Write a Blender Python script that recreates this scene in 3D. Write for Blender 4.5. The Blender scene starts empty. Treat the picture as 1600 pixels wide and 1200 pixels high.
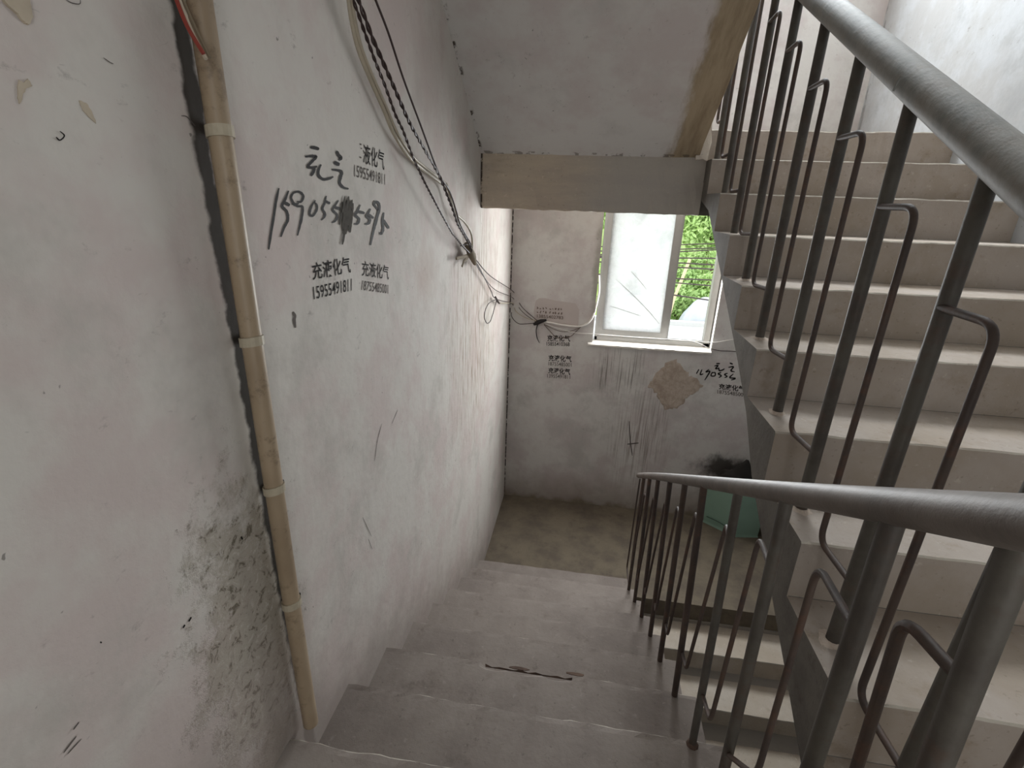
import bpy, bmesh, math, random
from mathutils import Vector, Matrix
random.seed(7)
R_ = random.Random(11)
scene = bpy.context.scene
COL = scene.collection

# ------------------------------------------------------------------ camera, sky, lights, exposure
F = 769.9
CAM = Vector((0.6186, -3.005, 2.7276))
PITCH, ROLL, YAW = -0.3533, 0.0339, 0.1374
FW = Vector((-math.sin(YAW) * math.cos(PITCH), math.cos(YAW) * math.cos(PITCH), math.sin(PITCH)))
RT0 = Vector((math.cos(YAW), math.sin(YAW), 0.0))
UP0 = RT0.cross(FW)
RT = RT0 * math.cos(ROLL) + UP0 * math.sin(ROLL)
UP = -RT0 * math.sin(ROLL) + UP0 * math.cos(ROLL)
cd = bpy.data.cameras.new('camera')
cam = bpy.data.objects.new('camera', cd)
COL.objects.link(cam)
cd.sensor_width = 36.0
cd.lens = F / 1600 * 36.0
cd.clip_start = 0.02
M = Matrix((RT, UP, -FW)).transposed().to_4x4()
M.translation = CAM
cam.matrix_world = M
scene.camera = cam

scene.view_settings.view_transform = 'Standard'
scene.view_settings.look = 'None'
scene.view_settings.gamma = 1.0
scene.view_settings.use_curve_mapping = False
scene.view_settings.exposure = 0.12

world = bpy.data.worlds.new('sky')
scene.world = world
world.use_nodes = True
bg = world.node_tree.nodes['Background']
bg.inputs[0].default_value = (0.90, 0.96, 1.0, 1)
bg.inputs[1].default_value = 2.6


def area(name, loc, rot, sx, sy, energy, color=(1, 1, 1)):
    l = bpy.data.lights.new(name, 'AREA')
    l.shape = 'RECTANGLE'
    l.size, l.size_y = sx, sy
    l.energy = energy
    l.color = color
    o = bpy.data.objects.new(name, l)
    o.location = loc
    o.rotation_euler = rot
    COL.objects.link(o)
    return o


# daylight entering by the landing window and the window of the landing above
area('daylight_landing_window', (1.22, 1.213, 2.22), (math.radians(-90), 0, 0), 0.90, 1.1, 55, (0.95, 0.98, 1.0))
area('daylight_upper_window', (1.45, 1.10, 5.25), (math.radians(-90), 0, 0), 1.7, 1.2, 225, (0.90, 0.96, 1.0))
area('fill_behind_camera', (1.2, -4.30, 2.75), (math.radians(90), 0, 0), 0.9, 1.7, 9, (1.0, 0.98, 0.95))  # added fill lamp behind the camera, lifts the left wall

# ------------------------------------------------------------------ building measures (metres)
H, D = 0.165, 0.282          # riser, going
L = 1.163                    # far wall
W = 1.113                    # free edge of the left flight
XR = 1.1945                  # free edge of the right flight
XW = 2.42                    # right wall
YT, ZT = 0.0611, 3.1268      # edge and level of the upper landing
ZF = 9 * H                   # floor behind the camera
YB = -4.4                    # back of the stairwell
TOP = 6.4


def ray(px, py):
    return FW + RT * ((px - 800) / F) - UP * ((py - 600) / F)


def at(px, py, axis, val):
    """point of the plane axis = val seen at a photo pixel"""
    d = ray(px, py)
    return CAM + d * ((val - CAM[axis]) / d[axis])


def wl(px, py, x=0.0):
    return at(px, py, 0, x)


def wf(px, py, y=L):
    return at(px, py, 1, y)


# ------------------------------------------------------------------ node helpers
class N:
    def __init__(s, name, rough=0.85, spec=0.3):
        s.m = bpy.data.materials.new(name)
        s.m.use_nodes = True
        s.t = s.m.node_tree
        s.b = s.t.nodes['Principled BSDF']
        s.b.inputs['Roughness'].default_value = rough
        s.b.inputs['Specular IOR Level'].default_value = spec
        g = s.t.nodes.new('ShaderNodeNewGeometry')
        s.pos = g.outputs['Position']
        s.nor = g.outputs['Normal']

    def lk(s, a, inp):
        if hasattr(a, 'is_linked') or isinstance(a, bpy.types.NodeSocket):
            s.t.links.new(a, inp)
        else:
            if isinstance(a, (tuple, list)) and len(a) == 3 and inp.type == 'RGBA':
                a = tuple(a) + (1,)
            inp.default_value = a

    def math(s, op, a, b=0.0, clamp=False):
        n = s.t.nodes.new('ShaderNodeMath')
        n.operation = op
        n.use_clamp = clamp
        s.lk(a, n.inputs[0])
        s.lk(b, n.inputs[1])
        return n.outputs[0]

    def vec(s, op, a, b=(0, 0, 0)):
        n = s.t.nodes.new('ShaderNodeVectorMath')
        n.operation = op
        s.lk(a, n.inputs[0])
        s.lk(b, n.inputs[1])
        return n.outputs['Value'] if op in ('LENGTH', 'DISTANCE', 'DOT_PRODUCT') else n.outputs[0]

    def noise(s, scale, detail=4, rough=0.55, stretch=None, off=(0, 0, 0), dist=0.0):
        v = s.pos
        if off != (0, 0, 0):
            v = s.vec('ADD', v, off)
        if stretch:
            v = s.vec('MULTIPLY', v, stretch)
        n = s.t.nodes.new('ShaderNodeTexNoise')
        n.inputs['Scale'].default_value = scale
        n.inputs['Detail'].default_value = detail
        n.inputs['Roughness'].default_value = rough
        n.inputs['Distortion'].default_value = dist
        s.t.links.new(v, n.inputs['Vector'])
        return n.outputs['Fac']

    def remap(s, v, a, b, c=0.0, d=1.0):
        n = s.t.nodes.new('ShaderNodeMapRange')
        n.interpolation_type = 'SMOOTHSTEP'
        s.lk(v, n.inputs['Value'])
        n.inputs['From Min'].default_value = a
        n.inputs['From Max'].default_value = b
        n.inputs['To Min'].default_value = c
        n.inputs['To Max'].default_value = d
        return n.outputs['Result']

    def mix(s, f, a, b):
        n = s.t.nodes.new('ShaderNodeMix')
        n.data_type = 'RGBA'
        s.lk(f, n.inputs[0])
        s.lk(a, n.inputs[6])
        s.lk(b, n.inputs[7])
        return n.outputs[2]

    def xyz(s):
        n = s.t.nodes.new('ShaderNodeSeparateXYZ')
        s.t.links.new(s.pos, n.inputs[0])
        return n.outputs

    def blob(s, c, r, wob, soft=0.5, amt=0.6):
        """1 inside a ragged ellipsoid round c with radii r"""
        d = s.vec('SUBTRACT', s.pos, tuple(c))
        d = s.vec('MULTIPLY', d, tuple(1.0 / x for x in r))
        ln = s.vec('LENGTH', d)
        ln = s.math('ADD', ln, s.math('MULTIPLY', s.math('SUBTRACT', wob, 0.5), amt * 2))
        return s.remap(ln, 1.0, 1.0 - soft)

    def bump(s, h, strength=0.2, dist=0.01):
        n = s.t.nodes.new('ShaderNodeBump')
        n.inputs['Strength'].default_value = strength
        n.inputs['Distance'].default_value = dist
        s.lk(h, n.inputs['Height'])
        s.t.links.new(n.outputs[0], s.b.inputs['Normal'])

    def done(s, color, rough=None):
        s.lk(color, s.b.inputs['Base Color'])
        if rough is not None:
            s.lk(rough, s.b.inputs['Roughness'])
        return s.m


def lin(r, g, b):
    f = lambda c: ((c / 255) / 12.92 if c <= 10.3 else ((c / 255 + 0.055) / 1.055) ** 2.4)
    return (f(r), f(g), f(b))


# ------------------------------------------------------------------ materials
def paint(name, base, pink, gray, stains=(), extra=None, bump=0.25):
    n = N(name, 0.8, 0.25)
    w = n.noise(9, 5, 0.65)
    c = n.mix(n.remap(n.noise(2.6, 5, 0.68), 0.42, 0.62), base, pink)
    c = n.mix(n.math('MULTIPLY', n.remap(n.noise(3.3, 5, 0.68, off=(5, 2, 1)), 0.50, 0.70), 0.85), c, gray)
    # rubbed smudges and short scratches
    sm = n.remap(n.noise(22, 6, 0.75, stretch=(1, 0.6, 1), off=(3, 3, 3)), 0.60, 0.74)
    c = n.mix(n.math('MULTIPLY', sm, 0.55), c, lin(120, 112, 106))
    sc = n.remap(n.noise(14, 3, 0.6, stretch=(6, 1.0, 3.5), off=(1, 7, 2), dist=1.2), 0.70, 0.735)
    c = n.mix(n.math('MULTIPLY', sc, 0.25), c, lin(125, 118, 112))
    sp = n.remap(n.noise(55, 2, 0.5, off=(9, 1, 4)), 0.74, 0.78)
    c = n.mix(n.math('MULTIPLY', sp, 0.6), c, lin(70, 64, 58))
    h = n.math('ADD', n.math('MULTIPLY', n.noise(4, 3), 1.2), n.math('MULTIPLY', n.noise(40, 4), 0.25))
    for (ce, ra, col, amt, soft, wa) in stains:
        c = n.mix(n.math('MULTIPLY', n.blob(ce, ra, w, soft, wa), amt), c, col)
    if extra:
        c, h = extra(n, c, h, w)
    n.bump(h, bump, 0.02)
    return n.done(c)


WB, WP, WG = lin(202, 197, 190), lin(196, 184, 179), lin(182, 177, 170)


def left_extra(n, c, h, w):
    x, y, z = n.xyz()
    # vertical brown rub marks close to the cable drop
    st = n.noise(22, 4, 0.6, stretch=(1, 3.2, 0.22))
    a = n.blob((0, -0.10, 2.05), (0.8, 0.95, 0.95), w, 0.75, 0.5)
    c = n.mix(n.math('MULTIPLY', n.math('MULTIPLY', n.remap(st, 0.42, 0.66), a), 0.85), c, lin(148, 128, 106))
    c = n.mix(n.math('MULTIPLY', n.math('MULTIPLY', n.remap(st, 0.55, 0.70), a), 0.8), c, lin(108, 95, 84))
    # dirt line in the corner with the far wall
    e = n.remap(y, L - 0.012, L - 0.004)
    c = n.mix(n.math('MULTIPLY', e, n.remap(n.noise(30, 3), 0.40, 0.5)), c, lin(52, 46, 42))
    # rising damp with flaked skin behind the foot of the pipe
    a = n.blob((0, -2.31, 1.84), (0.5, 0.17, 0.42), n.noise(11, 6, 0.75), 0.45, 1.3)
    fl = n.noise(38, 6, 0.75, dist=0.8)
    c = n.mix(n.math('MULTIPLY', a, 0.7), c, lin(156, 147, 132))
    c = n.mix(n.math('MULTIPLY', n.math('MULTIPLY', a, n.remap(fl, 0.52, 0.62)), 0.85), c, lin(96, 88, 74))
    c = n.mix(n.math('MULTIPLY', n.math('MULTIPLY', a, n.remap(fl, 0.44, 0.36)), 0.7), c, lin(196, 190, 182))
    h = n.math('ADD', h, n.math('MULTIPLY', n.math('MULTIPLY', a, fl), 2.6))
    # black mildew strip along the pipe, with the pipe's shadow painted into it
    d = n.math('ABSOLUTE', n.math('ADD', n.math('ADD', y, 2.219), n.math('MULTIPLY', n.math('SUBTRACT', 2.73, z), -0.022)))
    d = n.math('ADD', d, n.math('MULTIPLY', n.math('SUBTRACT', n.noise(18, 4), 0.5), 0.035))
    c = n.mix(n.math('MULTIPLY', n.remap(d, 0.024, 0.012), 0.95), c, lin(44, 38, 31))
    # grubby band over the treads
    g = n.math('SUBTRACT', z, n.math('MULTIPLY', y, -H / D))
    g = n.math('ADD', g, n.math('MULTIPLY', n.math('SUBTRACT', n.noise(7, 4), 0.5), 0.35))
    c = n.mix(n.remap(g, 0.62, 0.16, 0, 0.55), c, lin(170, 158, 152))
    c = n.mix(n.remap(g, 0.36, 0.12, 0, 0.5), c, lin(142, 132, 124))
    return c, h


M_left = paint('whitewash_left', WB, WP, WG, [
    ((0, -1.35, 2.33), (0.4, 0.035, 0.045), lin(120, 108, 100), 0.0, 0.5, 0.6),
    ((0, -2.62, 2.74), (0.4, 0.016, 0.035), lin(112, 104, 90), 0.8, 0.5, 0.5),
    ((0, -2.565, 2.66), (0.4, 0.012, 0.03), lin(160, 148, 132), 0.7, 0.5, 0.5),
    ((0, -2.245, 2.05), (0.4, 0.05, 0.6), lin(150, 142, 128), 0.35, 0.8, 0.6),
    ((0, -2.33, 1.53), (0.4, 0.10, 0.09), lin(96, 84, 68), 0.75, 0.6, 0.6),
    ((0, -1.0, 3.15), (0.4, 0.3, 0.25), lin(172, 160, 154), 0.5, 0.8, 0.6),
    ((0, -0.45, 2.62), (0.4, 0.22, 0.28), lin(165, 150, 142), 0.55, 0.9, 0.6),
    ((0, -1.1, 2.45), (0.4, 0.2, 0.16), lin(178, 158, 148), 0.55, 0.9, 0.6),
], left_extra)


def far_extra(n, c, h, w):
    x, y, z = n.xyz()
    st = n.noise(60, 3, 0.5, stretch=(1.6, 1, 0.045))
    a = n.blob((0.98, L, 1.38), (0.32, 0.5, 0.30), w, 0.7, 0.4)
    c = n.mix(n.math('MULTIPLY', n.math('MULTIPLY', n.remap(st, 0.53, 0.62), a), 0.65), c, lin(104, 96, 88))
    a2 = n.blob((1.25, L, 0.75), (0.35, 0.5, 0.75), w, 0.8, 0.5)
    c = n.mix(n.math('MULTIPLY', n.math('MULTIPLY', n.remap(st, 0.46, 0.66), a2), 0.6), c, lin(120, 106, 94))
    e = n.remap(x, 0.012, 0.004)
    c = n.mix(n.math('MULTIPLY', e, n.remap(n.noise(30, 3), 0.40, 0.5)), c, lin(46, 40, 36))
    g = n.math('ADD', z, n.math('MULTIPLY', n.math('SUBTRACT', n.noise(6, 4), 0.5), 0.3))
    c = n.mix(n.remap(g, 0.40, 0.02, 0, 0.6), c, lin(140, 126, 112))
    c = n.mix(n.remap(g, 0.08, -0.04, 0, 0.8), c, lin(118, 106, 84))
    return c, h


FBc, FPc, FGc = lin(208, 205, 201), lin(196, 188, 186), lin(186, 183, 179)
M_far = paint('whitewash_far', FBc, FPc, FGc, [
    ((2.02, L, 0.55), (0.34, 0.4, 0.16), lin(52, 48, 44), 0.9, 0.7, 0.7),
    ((0.72, L, 2.2), (0.06, 0.4, 0.6), lin(130, 126, 112), 0.6, 0.8, 0.6),
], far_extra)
def right_extra(n, c, h, w):
    x, y, z = n.xyz()
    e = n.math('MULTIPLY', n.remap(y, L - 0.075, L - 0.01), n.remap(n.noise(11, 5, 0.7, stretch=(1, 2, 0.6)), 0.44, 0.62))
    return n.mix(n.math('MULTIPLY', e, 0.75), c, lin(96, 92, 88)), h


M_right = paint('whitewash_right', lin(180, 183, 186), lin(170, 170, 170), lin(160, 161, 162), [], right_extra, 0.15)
M_back = paint('whitewash_back', lin(205, 203, 199), lin(198, 192, 188), lin(186, 184, 180))


def soffit_extra(n, c, h, w):
    x, y, z = n.xyz()
    xx = n.math('ADD', x, n.math('MULTIPLY', n.math('SUBTRACT', n.noise(7, 5, 0.7, stretch=(2, 0.5, 1)), 0.5), 0.10))
    t = n.mix(n.remap(n.noise(9, 5, 0.7, stretch=(2.5, 0.35, 0.35)), 0.35, 0.7), lin(168, 152, 128), lin(140, 124, 102))
    c = n.mix(n.remap(xx, 0.985, 1.03), c, t)
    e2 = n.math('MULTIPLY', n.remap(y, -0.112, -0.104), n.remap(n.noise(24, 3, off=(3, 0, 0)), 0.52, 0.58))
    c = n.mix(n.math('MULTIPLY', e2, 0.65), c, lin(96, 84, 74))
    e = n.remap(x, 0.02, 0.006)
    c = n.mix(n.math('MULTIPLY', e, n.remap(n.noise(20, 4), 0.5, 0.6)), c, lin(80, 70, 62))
    return c, h


M_soffit = paint('soffit_paint', lin(206, 203, 199), lin(198, 190, 187), lin(192, 189, 185), [], soffit_extra, 0.12)


def conc(name, a, b, dark, scale=1.0, bump=0.3, rough=0.85, stretch=None, extra=None):
    n = N(name, rough, 0.3)
    c = n.mix(n.remap(n.noise(3.2 * scale, 5, 0.65, stretch), 0.35, 0.68), a, b)
    c = n.mix(n.math('MULTIPLY', n.remap(n.noise(8 * scale, 6, 0.7, stretch, off=(4, 1, 8)), 0.55, 0.75), 0.55), c, dark)
    c = n.mix(n.math('MULTIPLY', n.remap(n.noise(70, 3, 0.6), 0.62, 0.74), 0.35), c, tuple(x * 0.5 for x in dark))
    c = n.mix(n.math('MULTIPLY', n.remap(n.noise(48, 3, 0.6, off=(2, 2, 2)), 0.64, 0.72), 0.25), c, tuple(min(1, x * 1.6) for x in a))
    h = n.math('ADD', n.noise(6, 4), n.math('MULTIPLY', n.noise(60, 5, 0.7), 0.35))
    if extra:
        c = extra(n, c)
    n.bump(h, bump, 0.012)
    return n.done(c)


M_step = conc('worn_concrete', lin(150, 141, 134), lin(134, 125, 119), lin(106, 95, 88))
M_stepR = conc('worn_concrete_upper', lin(164, 154, 145), lin(152, 140, 127), lin(126, 110, 91))
M_stepD = conc('lit_concrete', lin(208, 199, 187), lin(194, 182, 166), lin(164, 148, 126))  # same concrete as the right flight, daylight put into the colour
M_edge = conc('rubbed_edge', lin(186, 180, 168), lin(168, 160, 148), lin(130, 120, 108), 2)
M_chip = conc('broken_concrete', lin(116, 96, 84), lin(92, 76, 68), lin(70, 58, 52), 4, 0.8)
M_floor = conc('landing_screed', lin(126, 116, 100), lin(104, 95, 84), lin(84, 74, 64), 1.3)
M_side = conc('raw_side', lin(116, 112, 105), lin(98, 94, 88), lin(82, 74, 68), 2)
def beam_extra(n, c):
    x, y, z = n.xyz()
    c = n.mix(n.math('MULTIPLY', n.remap(x, 0.014, 0.006), n.remap(n.noise(30, 3, off=(0, 0, 4)), 0.40, 0.5)), c, lin(60, 50, 44))
    r = n.math('ADD', x, n.math('MULTIPLY', n.math('SUBTRACT', n.noise(5, 4), 0.5), 0.3))
    return n.mix(n.remap(r, 0.35, 0.8, 0, 0.7), c, lin(166, 162, 156))


M_beam = conc('bare_beam', lin(190, 176, 156), lin(174, 160, 146), lin(140, 124, 104), 1.8, 0.3, 0.85, (0.28, 1, 1.3), beam_extra)
M_patch = conc('bare_plaster', lin(190, 177, 164), lin(168, 152, 138), lin(130, 116, 104), 5, 0.9)


def metal(name, a, b, rust, rough=0.5, amt=0.5):
    n = N(name, rough, 0.5)
    c = n.mix(n.remap(n.noise(7, 5, 0.7), 0.4, 0.65), a, b)
    c = n.mix(n.math('MULTIPLY', n.remap(n.noise(16, 5, 0.7, off=(1, 2, 3)), 0.5, 0.66), amt), c, rust)
    n.bump(n.noise(50, 4, 0.7), 0.2, 0.004)
    return n.done(c)


M_rod = metal('rusty_iron', lin(76, 62, 54), lin(60, 50, 46), lin(92, 64, 48), 0.6)
M_bal = metal('old_green_iron', lin(82, 78, 71), lin(66, 60, 55), lin(80, 62, 52), 0.55)
M_rail = metal('rail_paint', lin(134, 132, 126), lin(114, 115, 111), lin(120, 110, 100), 0.6, 0.4)
M_rail2 = metal('rail_paint_low', lin(112, 104, 98), lin(94, 87, 82), lin(92, 78, 70), 0.58, 0.5)


def plain(name, col, rough=0.6, spec=0.3, var=0.15, scale=30):
    n = N(name, rough, spec)
    c = n.mix(n.noise(scale, 4), tuple(x * (1 - var) for x in col), tuple(min(1, x * (1 + var)) for x in col))
    return n.done(c)


M_ink = plain('stencil_ink', lin(38, 34, 33), 0.8, 0.1)
M_ink2 = plain('faded_ink', lin(96, 90, 86), 0.8, 0.1)
M_inkb = plain('brush_ink', lin(28, 24, 23), 0.7, 0.2, 0.3)
M_smear = plain('smeared_ink', lin(76, 72, 66), 0.8, 0.1, 0.4, 60)
M_cream = plain('cream_cable', lin(178, 168, 150), 0.5)
M_dark = plain('dark_cable', lin(62, 48, 46), 0.5)
M_black = plain('black_tape', lin(34, 30, 30), 0.5)
M_white = plain('white_cable', lin(226, 222, 216), 0.5)
M_cloth = plain('tan_rag', lin(122, 110, 92), 0.9)
M_paper = plain('faded_notice', lin(190, 180, 176), 0.9, 0.1, 0.05, 12)
M_print = plain('faded_print', lin(112, 98, 90), 0.9, 0.1)
M_red = plain('red_wire', lin(140, 60, 50), 0.6)
M_nail = plain('iron_nail', lin(50, 44, 40), 0.5)
M_scab = plain('tan_scab', lin(184, 172, 154), 0.9, 0.1, 0.2)


def pvc():
    n = N('aged_pvc', 0.45, 0.4)
    c = n.mix(n.remap(n.noise(5, 4, 0.6, stretch=(1, 1, 0.5)), 0.35, 0.7), lin(164, 146, 122), lin(140, 122, 100))
    c = n.mix(n.math('MULTIPLY', n.remap(n.noise(22, 5, 0.75), 0.52, 0.70), 0.7), c, lin(110, 94, 76))
    n.bump(n.noise(40, 3), 0.12, 0.003)
    return n.done(c)


M_pvc = pvc()
M_clip = plain('clip_plastic', lin(176, 166, 146), 0.5, 0.3, 0.25, 60)
M_frame = plain('grey_frame', lin(172, 170, 166), 0.45, 0.4, 0.08)
M_sill = plain('sill_plaster', lin(225, 220, 212), 0.6, 0.3, 0.06)


def glass():
    n = N('dirty_frosted_glass', 0.4)
    t = n.t
    tl = t.nodes.new('ShaderNodeBsdfTranslucent')
    tr = t.nodes.new('ShaderNodeBsdfTransparent')
    df = t.nodes.new('ShaderNodeBsdfDiffuse')
    mx = t.nodes.new('ShaderNodeMixShader')
    mx2 = t.nodes.new('ShaderNodeMixShader')
    n.lk(n.mix(n.remap(n.noise(6, 5, 0.7), 0.5, 0.7), (0.98, 0.965, 0.975), (0.86, 0.85, 0.86)), tl.inputs[0])
    n.lk((0.9, 0.94, 0.94), tr.inputs[0])
    n.lk((0.85, 0.87, 0.87), df.inputs[0])
    n.lk(n.remap(n.noise(9, 6, 0.75, dist=1.0), 0.40, 0.66, 0.14, 0.36), mx.inputs[0])
    t.links.new(tl.outputs[0], mx.inputs[1])
    t.links.new(tr.outputs[0], mx.inputs[2])
    mx2.inputs[0].default_value = 0.08
    t.links.new(mx.outputs[0], mx2.inputs[1])
    t.links.new(df.outputs[0], mx2.inputs[2])
    t.links.new(mx2.outputs[0], t.nodes['Material Output'].inputs['Surface'])
    return n.m


M_glass = glass()


def leafmat(name, a, b):
    n = N(name, 0.6, 0.2)
    c = n.mix(n.noise(4, 3), a, b)
    m = n.done(c)
    n.b.inputs['Subsurface Weight'].default_value = 0.0
    return m


M_leaf1 = leafmat('leaf_bright', lin(204, 222, 154), lin(150, 186, 108))
M_leaf2 = leafmat('leaf_mid', lin(186, 208, 138), lin(126, 162, 94))
M_grass = leafmat('hill_grass', lin(168, 186, 104), lin(128, 152, 78))
M_bark = plain('bark', lin(120, 96, 76), 0.9)
M_dry = plain('dry_stalk', lin(214, 198, 160), 0.9)
M_roof = plain('white_roof', lin(196, 195, 192), 0.7, 0.2, 0.05)
M_tarp = plain('white_sheet', lin(196, 200, 206), 0.5, 0.4, 0.12)
M_brick = plain('rubble', lin(190, 160, 140), 0.9, 0.1, 0.3, 14)
M_green = plain('green_plastic', lin(148, 180, 164), 0.5, 0.4, 0.12, 8)
M_greend = plain('green_plastic_dark', lin(70, 96, 84), 0.5, 0.4, 0.15, 8)
M_soot = plain('black_sack', lin(50, 48, 46), 0.7, 0.2, 0.25, 20)

# ------------------------------------------------------------------ object helpers
WO = {}


def tag(o, label=None, cat=None, group=None, kind=None):
    for k, v in (('label', label), ('category', cat), ('group', group), ('kind', kind)):
        if v:
            o[k] = v
    return o


def thing(name, label, cat, base, group=None, kind=None):
    o = bpy.data.objects.new(name, None)
    o.empty_display_size = 0.1
    o.location = base
    COL.objects.link(o)
    WO[o] = Vector(base)
    return tag(o, label, cat, group, kind)


def link(name, mesh, parent=None, origin=None):
    o = bpy.data.objects.new(name, mesh)
    COL.objects.link(o)
    po = WO[parent] if parent else Vector((0, 0, 0))
    og = Vector(origin) if origin is not None else (po.copy() if parent else Vector((0, 0, 0)))
    o.location = og - po
    if parent:
        o.parent = parent
    WO[o] = og
    return o


class MB:
    """collects shapes (world coordinates) for one mesh object"""

    def __init__(s):
        s.v, s.f, s.m = [], [], []

    def add(s, vs, fs, mi=0):
        k = len(s.v)
        s.v += [tuple(x) for x in vs]
        s.f += [tuple(i + k for i in f) for f in fs]
        s.m += [mi] * len(fs)
        return s

    def box(s, x0, x1, y0, y1, z0, z1, mi=0):
        vs = [(x, y, z) for x in (x0, x1) for y in (y0, y1) for z in (z0, z1)]
        return s.add(vs, [(0, 1, 3, 2), (4, 6, 7, 5), (0, 4, 5, 1), (2, 3, 7, 6), (0, 2, 6, 4), (1, 5, 7, 3)], mi)

    def prism(s, poly, x0, x1, mi=0):
        """polygon in (y, z) pushed along x"""
        n = len(poly)
        vs = [(x0, y, z) for y, z in poly] + [(x1, y, z) for y, z in poly]
        fs = [tuple(range(n))[::-1], tuple(range(n, 2 * n))]
        fs += [(i, (i + 1) % n, n + (i + 1) % n, n + i) for i in range(n)]
        return s.add(vs, fs, mi)

    def tube(s, pts, r, n=8, mi=0, cap=True, flat=1.0):
        pts = [Vector(p) for p in pts]
        rs = r if isinstance(r, (list, tuple)) else [r] * len(pts)
        up = None
        k = len(s.v)
        for i, p in enumerate(pts):
            a, b = pts[max(i - 1, 0)], pts[min(i + 1, len(pts) - 1)]
            t = (b - a).normalized()
            if up is None:
                up = Vector((1, 0, 0)) if abs(t.x) < 0.9 else Vector((0, 0, 1))
            u = (up - t * up.dot(t)).normalized()
            up = u
            w = t.cross(u)
            for j in range(n):
                an = 2 * math.pi * j / n
                s.v.append(tuple(p + u * (rs[i] * flat * math.cos(an)) + w * (rs[i] * math.sin(an))))
        for i in range(len(pts) - 1):
            for j in range(n):
                s.f.append((k + i * n + j, k + i * n + (j + 1) % n, k + (i + 1) * n + (j + 1) % n, k + (i + 1) * n + j))
                s.m.append(mi)
        if cap:
            s.f.append(tuple(k + j for j in range(n))[::-1])
            s.f.append(tuple(k + (len(pts) - 1) * n + j for j in range(n)))
            s.m += [mi, mi]
        return s

    def build(s, name, mats, parent=None, smooth=False, origin=None):
        po = Vector(origin) if origin is not None else (WO[parent] if parent else Vector((0, 0, 0)))
        me = bpy.data.meshes.new(name)
        me.from_pydata([tuple(Vector(v) - po) for v in s.v], [], s.f)
        for m in (mats if isinstance(mats, (list, tuple)) else [mats]):
            me.materials.append(m)
        me.polygons.foreach_set('material_index', s.m)
        bm = bmesh.new()
        bm.from_mesh(me)
        bmesh.ops.recalc_face_normals(bm, faces=bm.faces)
        bm.to_mesh(me)
        bm.free()
        if smooth:
            me.polygons.foreach_set('use_smooth', [True] * len(me.polygons))
            me.set_sharp_from_angle(angle=math.radians(45))
        me.update()
        return link(name, me, parent, po)


def smooth_path(pts, per=6):
    """Catmull-Rom through the points"""
    P = [Vector(p) for p in pts]
    out = []
    for i in range(len(P) - 1):
        p0, p1, p2, p3 = P[max(i - 1, 0)], P[i], P[i + 1], P[min(i + 2, len(P) - 1)]
        for k in range(per):
            t = k / per
            out.append(0.5 * ((2 * p1) + (p2 - p0) * t + (2 * p0 - 5 * p1 + 4 * p2 - p3) * t * t + (3 * p1 - p0 - 3 * p2 + p3) * t ** 3))
    out.append(P[-1])
    return out


def round_path(pts, r, seg=6):
    """polyline with its corners rounded to radius r"""
    P = [Vector(p) for p in pts]
    out = [P[0]]
    for i in range(1, len(P) - 1):
        a, b = (P[i - 1] - P[i]), (P[i + 1] - P[i])
        ra = min(r, a.length * 0.48, b.length * 0.48)
        s_, e_ = P[i] + a.normalized() * ra, P[i] + b.normalized() * ra
        for k in range(seg + 1):
            t = k / seg
            out.append(s_ * (1 - t) ** 2 + P[i] * 2 * t * (1 - t) + e_ * t * t)
    out.append(P[-1])
    return out


def struct(o, label=None):
    return tag(o, label, None, None, 'structure')


# ------------------------------------------------------------------ setting: walls, landings, floor, beams
m = MB()
nY, nZ = 1, 1
m.box(-0.24, 0, YB, L + 0.24, -2.2, TOP)
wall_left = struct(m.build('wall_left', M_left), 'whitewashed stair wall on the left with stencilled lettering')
m = MB()
m.box(XW, XW + 0.24, YB, L + 0.24, -2.2, TOP)
struct(m.build('wall_right', M_right), 'bright whitewashed wall beside the upper flight')

# far wall with the landing window and the window of the landing above
WX0, WX1, WZ0, WZ1 = 0.728, 1.712, 1.615, 2.86
UX0, UX1, UZ0, UZ1 = 0.60, 2.30, 4.62, 5.95
m = MB()
y0, y1 = L, L + 0.24
for (x0, x1, z0, z1) in [(0, XW, -2.2, WZ0), (0, WX0, WZ0, WZ1), (WX1, XW, WZ0, WZ1), (0, XW, WZ1, UZ0),
                         (0, UX0, UZ0, UZ1), (UX1, XW, UZ0, UZ1), (0, XW, UZ1, TOP)]:
    m.box(x0, x1, y0, y1, z0, z1)
wall_far = struct(m.build('wall_far', M_far), 'whitewashed end wall of the landing with the window')
m = MB()
OZ0, OZ1 = ZF + 0.35, ZF + 2.1
for (x0, x1, z0, z1) in [(0, XW, -2.2, OZ0), (0, 1.0, OZ0, OZ1), (1.4, XW, OZ0, OZ1), (0, XW, OZ1, TOP)]:
    m.box(x0, x1, YB - 0.2, YB, z0, z1)
struct(m.build('wall_back', M_back))
m = MB()
m.box(0, XW, YB, L + 0.24, TOP, TOP + 0.15)
struct(m.build('ceiling', M_back))

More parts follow.
